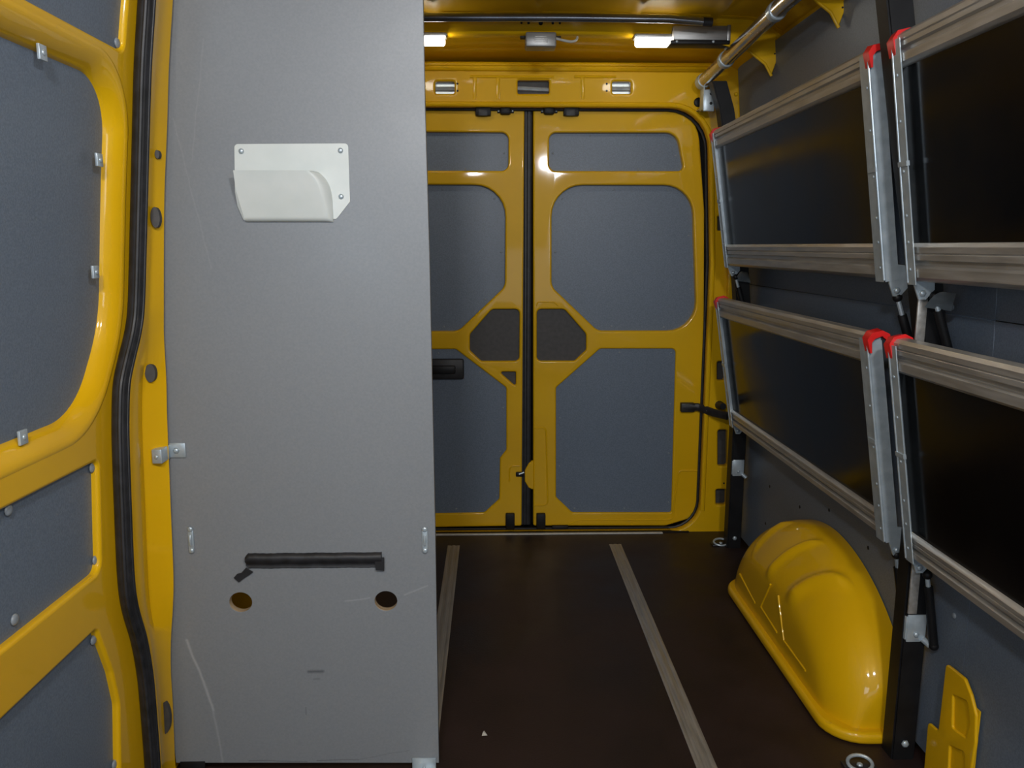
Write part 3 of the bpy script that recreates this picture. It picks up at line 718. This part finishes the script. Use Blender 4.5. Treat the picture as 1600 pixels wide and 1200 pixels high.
# ------------------------------------------------------------------ folding trays on the right-hand wall
GR = 'black folding trays in aluminium frames'
def tray(xb, zb, xt, zt, y0, y1, label, hb, ht, near):
    t = Vector((xt-xb, 0, zt-zb)); Lt = t.length; t.normalize(); n = Vector((-t.z, 0, t.x))
    root = empty('folding_tray', (xb, (y0+y1)/2, zb), label, 'folding tray', GR)
    def W_(s, h): p = Vector((xb, 0, zb))+t*s+n*h; return (p.x, p.z)
    def rail(nm, s0, hgt):
        k = hgt/.07
        pr = [(0, -.003), (0, .012), (.004*k, .020), (.010*k, .026), (.026*k, .026), (.030*k, .015), (.038*k, .015), (.041*k, .024), (.050*k, .024), (.052*k, .021), (.054*k, .024), (.064*k, .024), (.070*k, .016), (.070*k, -.003)]
        return extrude_y(nm, [W_(s0+s, h) for s, h in pr], y0+.002, y1-.002, M['alu'], root)
    rail('bottom_rail', 0, hb); rail('top_rail', Lt-ht, ht)
    pr = [(hb-.004, .004), (hb-.004, .011), (Lt-ht+.004, .011), (Lt-ht+.004, .004)]
    extrude_y('tray_board', [W_(*a) for a in pr], y0+.004, y1-.004, M['tray'], root)
    for yy, d in ((y0, 1), (y1, -1)):
        # end channel: cheek plus flange folded over the board
        bm = bmesh.new()
        def slab(s0, s1, h0, h1, ya, yb):
            vs = [bm.verts.new((W_(s, h)[0], y, W_(s, h)[1])) for s in (s0, s1) for h in (h0, h1) for y in (ya, yb)]
            for f in ((0, 1, 3, 2), (4, 6, 7, 5), (0, 4, 5, 1), (2, 3, 7, 6), (0, 2, 6, 4), (1, 5, 7, 3)): bm.faces.new([vs[i] for i in f])
        slab(-.004, Lt-.012, -.003, .030, yy, yy+d*.002)
        slab(-.004, Lt-.012, .0275, .030, yy, yy+d*(.034 if d < 0 or near else .044))
        slab(-.004, Lt-.02, -.005, -.003, yy, yy+d*.02)
        fx0, fz0 = W_(.0, .0285); fx1, fz1 = W_(Lt-.014, .0285)
        bm_tube(bm, [(fx0, yy+d*.002, fz0), (fx1, yy+d*.002, fz1)], .0035, 10)
        slab(Lt*.48, Lt*.50, .026, .033, yy-d*.001, yy+d*.036)
        pl_ = from_bm('end_channel', bm, M['galv'], root)
        for s in (.03, .09, Lt*.28, Lt*.46, Lt*.66, Lt*.84):
            x, z = W_(s, .030); put('rivet', RIVET, (x, yy+d*.016, z), n, pl_, 1.1)
        # red corner cap on the top corner
        bm = bmesh.new(); L3 = Lt
        def C3(s, h, y): x, z = W_(s, h); return bm.verts.new((x, y, z))
        prf = [(L3-.045, .030), (L3-.012, .034), (L3+.003, .022), (L3+.005, -.004), (L3-.006, -.020), (L3-.03, -.024), (L3-.02, -.012), (L3-.008, -.002), (L3-.012, .016), (L3-.02, .024), (L3-.045, .026)]
        A = [C3(s, h, yy-d*.012) for s, h in prf]; B = [C3(s+.003, h, yy+d*.016) for s, h in prf]
        for k in range(len(A)): bm.faces.new((A[k], A[(k+1) % len(A)], B[(k+1) % len(B)], B[k]))
        bm.faces.new(A[::-1]); bm.faces.new(B)
        from_bm('corner_cap', bm, M['red'], root, sharp=50)
        # hinge foot below the channel
        x, z = W_(0, 0); fy = yy+d*.004
        bm = bmesh.new()
        vs = [(x-.020, z+.035), (x+.026, z+.03), (x+.03, z-.02), (x+.012, z-.042), (x-.004, z-.042), (x-.016, z-.012)]
        a1 = [bm.verts.new((q0, fy-.0025, q1)) for q0, q1 in vs]; a2 = [bm.verts.new((q0, fy+.0025, q1)) for q0, q1 in vs]
        bm.faces.new(a1); bm.faces.new(a2[::-1])
        for k in range(6): bm.faces.new((a1[k], a1[(k+1) % 6], a2[(k+1) % 6], a2[k]))
        hf = from_bm('hinge_foot', bm, M['galv'], root)
        put('pivot_bolt', BOLT, (x+.003, fy-.0025, z-.028), (0, -1, 0), hf, .9)
    # curved steel lug below the near end
    return root
UT = (.955, 1.195, .875, 1.715); LT = (1.005, .548, .920, 1.068)
tray(*UT, 1.885, 3.205, 'upper rear black folding tray, the one next to the yellow rear door pillar', .085, .070, False)
tray(*UT, .50, 1.778, 'upper front black folding tray, cut by the top right corner of the photo', .085, .070, True)
tray(*LT, 1.880, 3.205, 'lower rear black folding tray, above the yellow wheel arch', .062, .080, False)
tray(*LT, .50, 1.778, 'lower front black folding tray, cut by the right edge of the photo', .062, .080, True)

# black wall posts that carry the trays
def post(y0, y1, label, top, sh=0):
    e = empty('tray_post', (1.03, (y0+y1)/2, 0), label, 'post', 'black tray posts')
    xs = [(0, .995), (.35, .996), (.85, .998), (1.05, .985), (1.2, .958), (1.5, .895), (1.8, .838), (top, .805)]
    xs = [(z, x+sh*max(0, min(1, (z-1.1)/.4))) for z, x in xs]
    bm = bmesh.new(); rings = []
    for z, x in xs:
        xo = x+.058
        rings.append([bm.verts.new(p) for p in ((x, y0, z), (xo, y0, z), (xo, y1, z), (x, y1, z))])
    for a, c in zip(rings, rings[1:]):
        for k in range(4): bm.faces.new((a[k], a[(k+1) % 4], c[(k+1) % 4], c[k]))
    bm.faces.new(rings[0]); bm.faces.new(rings[-1])
    bmesh.ops.recalc_face_normals(bm, faces=bm.faces)
    bmesh.ops.bevel(bm, geom=[ed for ed in bm.edges if abs((ed.verts[0].co-ed.verts[1].co).z) > .05], offset=.004, segments=2, affect='EDGES')
    from_bm('upright', bm, M['black'], e)
    for zp in (.355, 1.0):
        x = 1.005
        w = bmesh.new(); bm_box(w, x-.003, x+.044, y0-.006, y0-.001, zp-.035, zp+.035, .002)
        bm_box(w, x-.006, x-.001, y0-.004, y0+.05, zp-.03, zp+.03, .002)
        pp = from_bm('strut_plate', w, M['galv'], e)
        put('bolt', BOLT, (x+.02, y0-.006, zp-.015), (0, -1, 0), pp, .8)
        tube('ball_stud', [(x+.035, y0-.006, zp-.025), (x+.052, y0-.012, zp-.040)], .008, M['galv'], pp, 10)
    put('bolt', BOLT, (1.025, y0-.0005, .045), (0, -1, 0), e, 1.1)
    return e
post(1.796, 1.850, 'black upright between the front and rear folding trays, beside the wheel arch', 2.02)
post(3.225, 3.285, 'black upright in the rear corner against the yellow door pillar', 1.90, .045)
# gas struts and flat arms
def strut(a, c, label):
    a, c = Vector(a), Vector(c); e = empty('gas_strut', c, label, 'gas strut', 'gas struts of the folding trays')
    m = a.lerp(c, .16)
    tube('cylinder', [m, c], .0105, M['black'], e, 12); tube('rod', [a, m], .0055, M['galv'], e, 8)
    for p in (a, c):
        bm = bmesh.new(); bmesh.ops.create_uvsphere(bm, u_segments=12, v_segments=8, radius=.0115, matrix=Matrix.Translation(p)); from_bm('ball_joint', bm, M['black'], e)
strut((.965, 1.895, 1.150), (1.058, 1.895, .89), 'black gas strut under the upper rear tray, beside the middle post')
strut((1.012, 1.888, .505), (1.050, 1.885, .30), 'black gas strut under the lower rear tray, in front of the wheel arch')
strut((1.03, 1.775, .50), (1.062, 1.775, .318), 'black gas strut under the lower front tray, ending on the galvanised post plate')
strut((.985, 1.770, 1.16), (1.055, 1.770, .96), 'black gas strut under the upper front tray, right of the middle post')
strut((.965, 3.185, 1.150), (1.045, 3.20, .90), 'black gas strut under the upper rear tray, in the rear corner')
for y, xa, za, nm in ((1.788, .960, 1.185, 'upper'), (1.788, 1.000, .53, 'lower')):
    bm = bmesh.new(); bm_box(bm, xa-.002, xa+.020, y-.003, y+.003, za-.135, za+.01, .002)
    o = from_bm('support_arm', bm, M['alu'], None); tag(o, 'flat steel arm hanging under the %s front folding tray at the middle post' % nm, 'bracket', 'support arms')
# curved lug of the upper front tray
for y, xa, za, nm in ((1.775, .962, 1.19, 'upper front tray beside the middle post'), (3.19, .962, 1.19, 'upper rear tray in the rear corner')):
    bm = bmesh.new(); rows_ = []
    for k in range(9):
        t = k/8; rows_.append([bm.verts.new(p) for p in ((xa+.005+.0*t, y-.20*t*.45, za-.005-.05*(1-t)**2.2-.012*t), (xa+.045*(1-t)+.02, y-.20*t*.45-.004, za-.012-.045*(1-t)**1.2-.006))])
    for a, c in zip(rows_, rows_[1:]): bm.faces.new((a[0], a[1], c[1], c[0]))
    bmesh.ops.solidify(bm, geom=bm.faces[:], thickness=.002)
    o = from_bm('curved_lug', bm, M['galv'], None, sharp=60); tag(o, 'curved galvanised lug under the '+nm, 'bracket', 'curved lugs')

# ------------------------------------------------------------------ roof fittings
# grab tube along the roof side
tx, tz = .868, 1.965
gt = empty('roof_tube', (tx, 2.2, tz), 'polished metal tube running along the roof above the folding trays', 'tube')
tr = PY(1098, 128, 3.34)
path = [Vector((tr.x, 3.34, tr.z)), Vector((.868, 2.48, 1.982)), Vector((.876, 1.2, 1.985)), Vector((.876, -.3, 1.985))]
tube('tube', path, .0255, M['steel'], gt, 24)
for px, py in ((1131, 90), (1214, 18)):
    best = min((abs((lambda s: s)(0)), 0),)
    # find the point along the tube nearest to that sight line
    d = ray(px, py).normalized(); bp = None
    for k in range(200):
        c = path[0].lerp(path[1], k/199*1.0); dist = (c-CAM-d*(c-CAM).dot(d)).length
        if bp is None or dist < bp[0]: bp = (dist, c)
    c = bp[1]; ax = (path[1]-path[0]).normalized()
    k_ = tube('tube_clamp', [c-ax*.014, c-ax*.011, c+ax*.011, c+ax*.014], [.0275, .030, .030, .0275], M['galv'], gt, 20)
    box('clamp_strap', c.x-.006, c.x+.006, c.y-.012, c.y+.012, c.z+.026, roof_z(c.x, c.y)-.001, M['galv'], k_, .001)
e0 = path[0]; ax = (path[0]-path[1]).normalized()
tube('end_cap', [e0-ax*.03, e0-ax*.02, e0+ax*.008, e0+ax*.012], [.028, .030, .030, .022], M['galv'], gt, 20)
bm = bmesh.new(); c = PY(1108, 154, 3.30)
bm_box(bm, c.x-.022, c.x+.022, 3.30, 3.306, c.z-.048, c.z+.035, .004); bm_box(bm, c.x-.022, c.x-.018, 3.30, 3.36, c.z-.04, c.z+.05, .001); bm_box(bm, c.x-.02, c.x+.02, 3.306, YF, c.z-.03, c.z-.026, .001)
eb = from_bm('end_bracket', bm, M['galv'], gt)
for dz in (.018, -.018): put('bolt_hole', DPLUG, (c.x+.008, 3.30, c.z+dz), (0, -1, 0), eb, 1.0)
p = PY(1091, 160, YF); put('body_hole', DPLUG, (p.x, YF-.001, p.z), (0, -1, 0), wall_back, 3.2)
p = PY(1136, 156, 3.40); put('clip', dome_mesh('yellow_clip', .008, .01, M['yellow']), (p.x, 3.28, p.z), (0, -1, 0), wall_right)
# dark rubbered cross bar
zb_ = 2.032; y_ = 2.87
cb = empty('roof_cross_bar', (XC, y_, zb_), 'dark shiny cross bar fixed under the yellow roof ahead of the lamps', 'bar')
x1_ = PY(1112, 30, y_).x
tube('bar', [(-.62, y_, zb_-.012), (-.2, y_, zb_-.002), (.24, y_, zb_), (.60, y_, zb_-.002), (x1_-.03, y_, zb_-.010), (x1_, y_, zb_-.011)], .0135, M['rubber'], cb, 16)
tube('end_sleeve', [(x1_-.03, y_, zb_-.010), (x1_+.002, y_, zb_-.0115)], .0148, M['rubber'], cb, 16)
for x in (-.6,): box('bar_mount', x-.012, x+.012, y_-.01, y_+.01, zb_-.008, roof_z(x, y_)+.002, M['rubber'], cb, .002)
M['rubber_gloss'], b = mat('glossy_dark_tube', (.2, .2, .2), .22, metal=.85)
vary(M['rubber_gloss'], b, (.22, .24, .28), (.30, .32, .36), 8)
for ch in cb.children:
    if ch.name.startswith('bar') and 'mount' not in ch.name: ch.data.materials[0] = M['rubber_gloss']

zl = 2.010
def led(x, y, w, label):
    e = empty('roof_lamp', (x, y, zl), label, 'lamp', 'LED roof lamps')
    box('lamp_housing', x-w/2-.006, x+w/2+.006, y-.028, y+.028, zl-.008, zl+.004, M['alu2'], e, .003)
    bm = bmesh.new(); bm_box(bm, x-w/2, x+w/2, y-.022, y+.022, zl-.034, zl-.006, .010, 4)
    from_bm('diffuser', bm, M['lamp'], e)
    for s in (-1, 1): put('screw', SCREW, (x+s*(w/2+.004), y-.026, zl-.004), (0, -1, 0), e)
    return e
lx = PZ(1022, 62, 2.0).x; ly = 3.02
led(lx, ly, .135, 'bright LED roof lamp at the right, beside the aluminium channel box')
led(2*XC-lx+.04, ly, .135, 'bright LED roof lamp half hidden by the partition board')
# driver box with cable
jb = empty('lamp_driver_box', PY(845, 63, 2.99), 'small grey plastic driver box with a white cable between the roof lamps', 'junction box')
a = PY(821, 74, 2.99); c = PY(869, 54, 2.99)
box('case', a.x, c.x, 2.975, 3.05, a.z, c.z+.006, M['alu2'], jb, .006)
bm = bmesh.new()
for k in range(4): bm_box(bm, a.x+.03, c.x-.03, 2.9735, 2.976, a.z+.014+.006*k, a.z+.016+.006*k, .0005)
from_bm('label_ribs', bm, M['alu'], jb)
for s in (a.x-.018, c.x+.0): box('mount_ear', s, s+.018, 3.0, 3.03, c.z-.008, c.z-.002, M['black'], jb, .001)
p = [PY(868, 60, 2.985), PY(880, 63, 2.975), PY(892, 65, 2.97), PY(900, 63, 2.975), PY(902, 58, 2.99)]
tube('cable', spline([Vector(v) for v in p]), .0045, M['white_cable'], jb, 8)
# aluminium channel box right of the lamp
a = PY(1052, 62, 2.965); c = PY(1137, 40, 2.965)
cb2 = empty('channel_box', ((a.x+c.x)/2, 2.99, c.z), 'rectangular aluminium channel box under the roof, right of the lamp', 'channel')
box('channel', a.x, c.x, 2.966, 3.03, a.z, c.z, M['alu2'], cb2, .003)
box('end_plate', c.x, c.x+.012, 2.964, 3.03, a.z-.004, c.z+.003, M['alu2'], cb2, .002)
box('base_strip', a.x-.01, c.x+.01, 2.96, 3.03, a.z-.014, a.z-.002, M['black'], cb2, .002)
for px in (1058, 1115): p = PY(px, 66, 2.955); put('screw', SCREW, (p.x, 2.959, a.z-.007), (0, -1, 0), cb2)
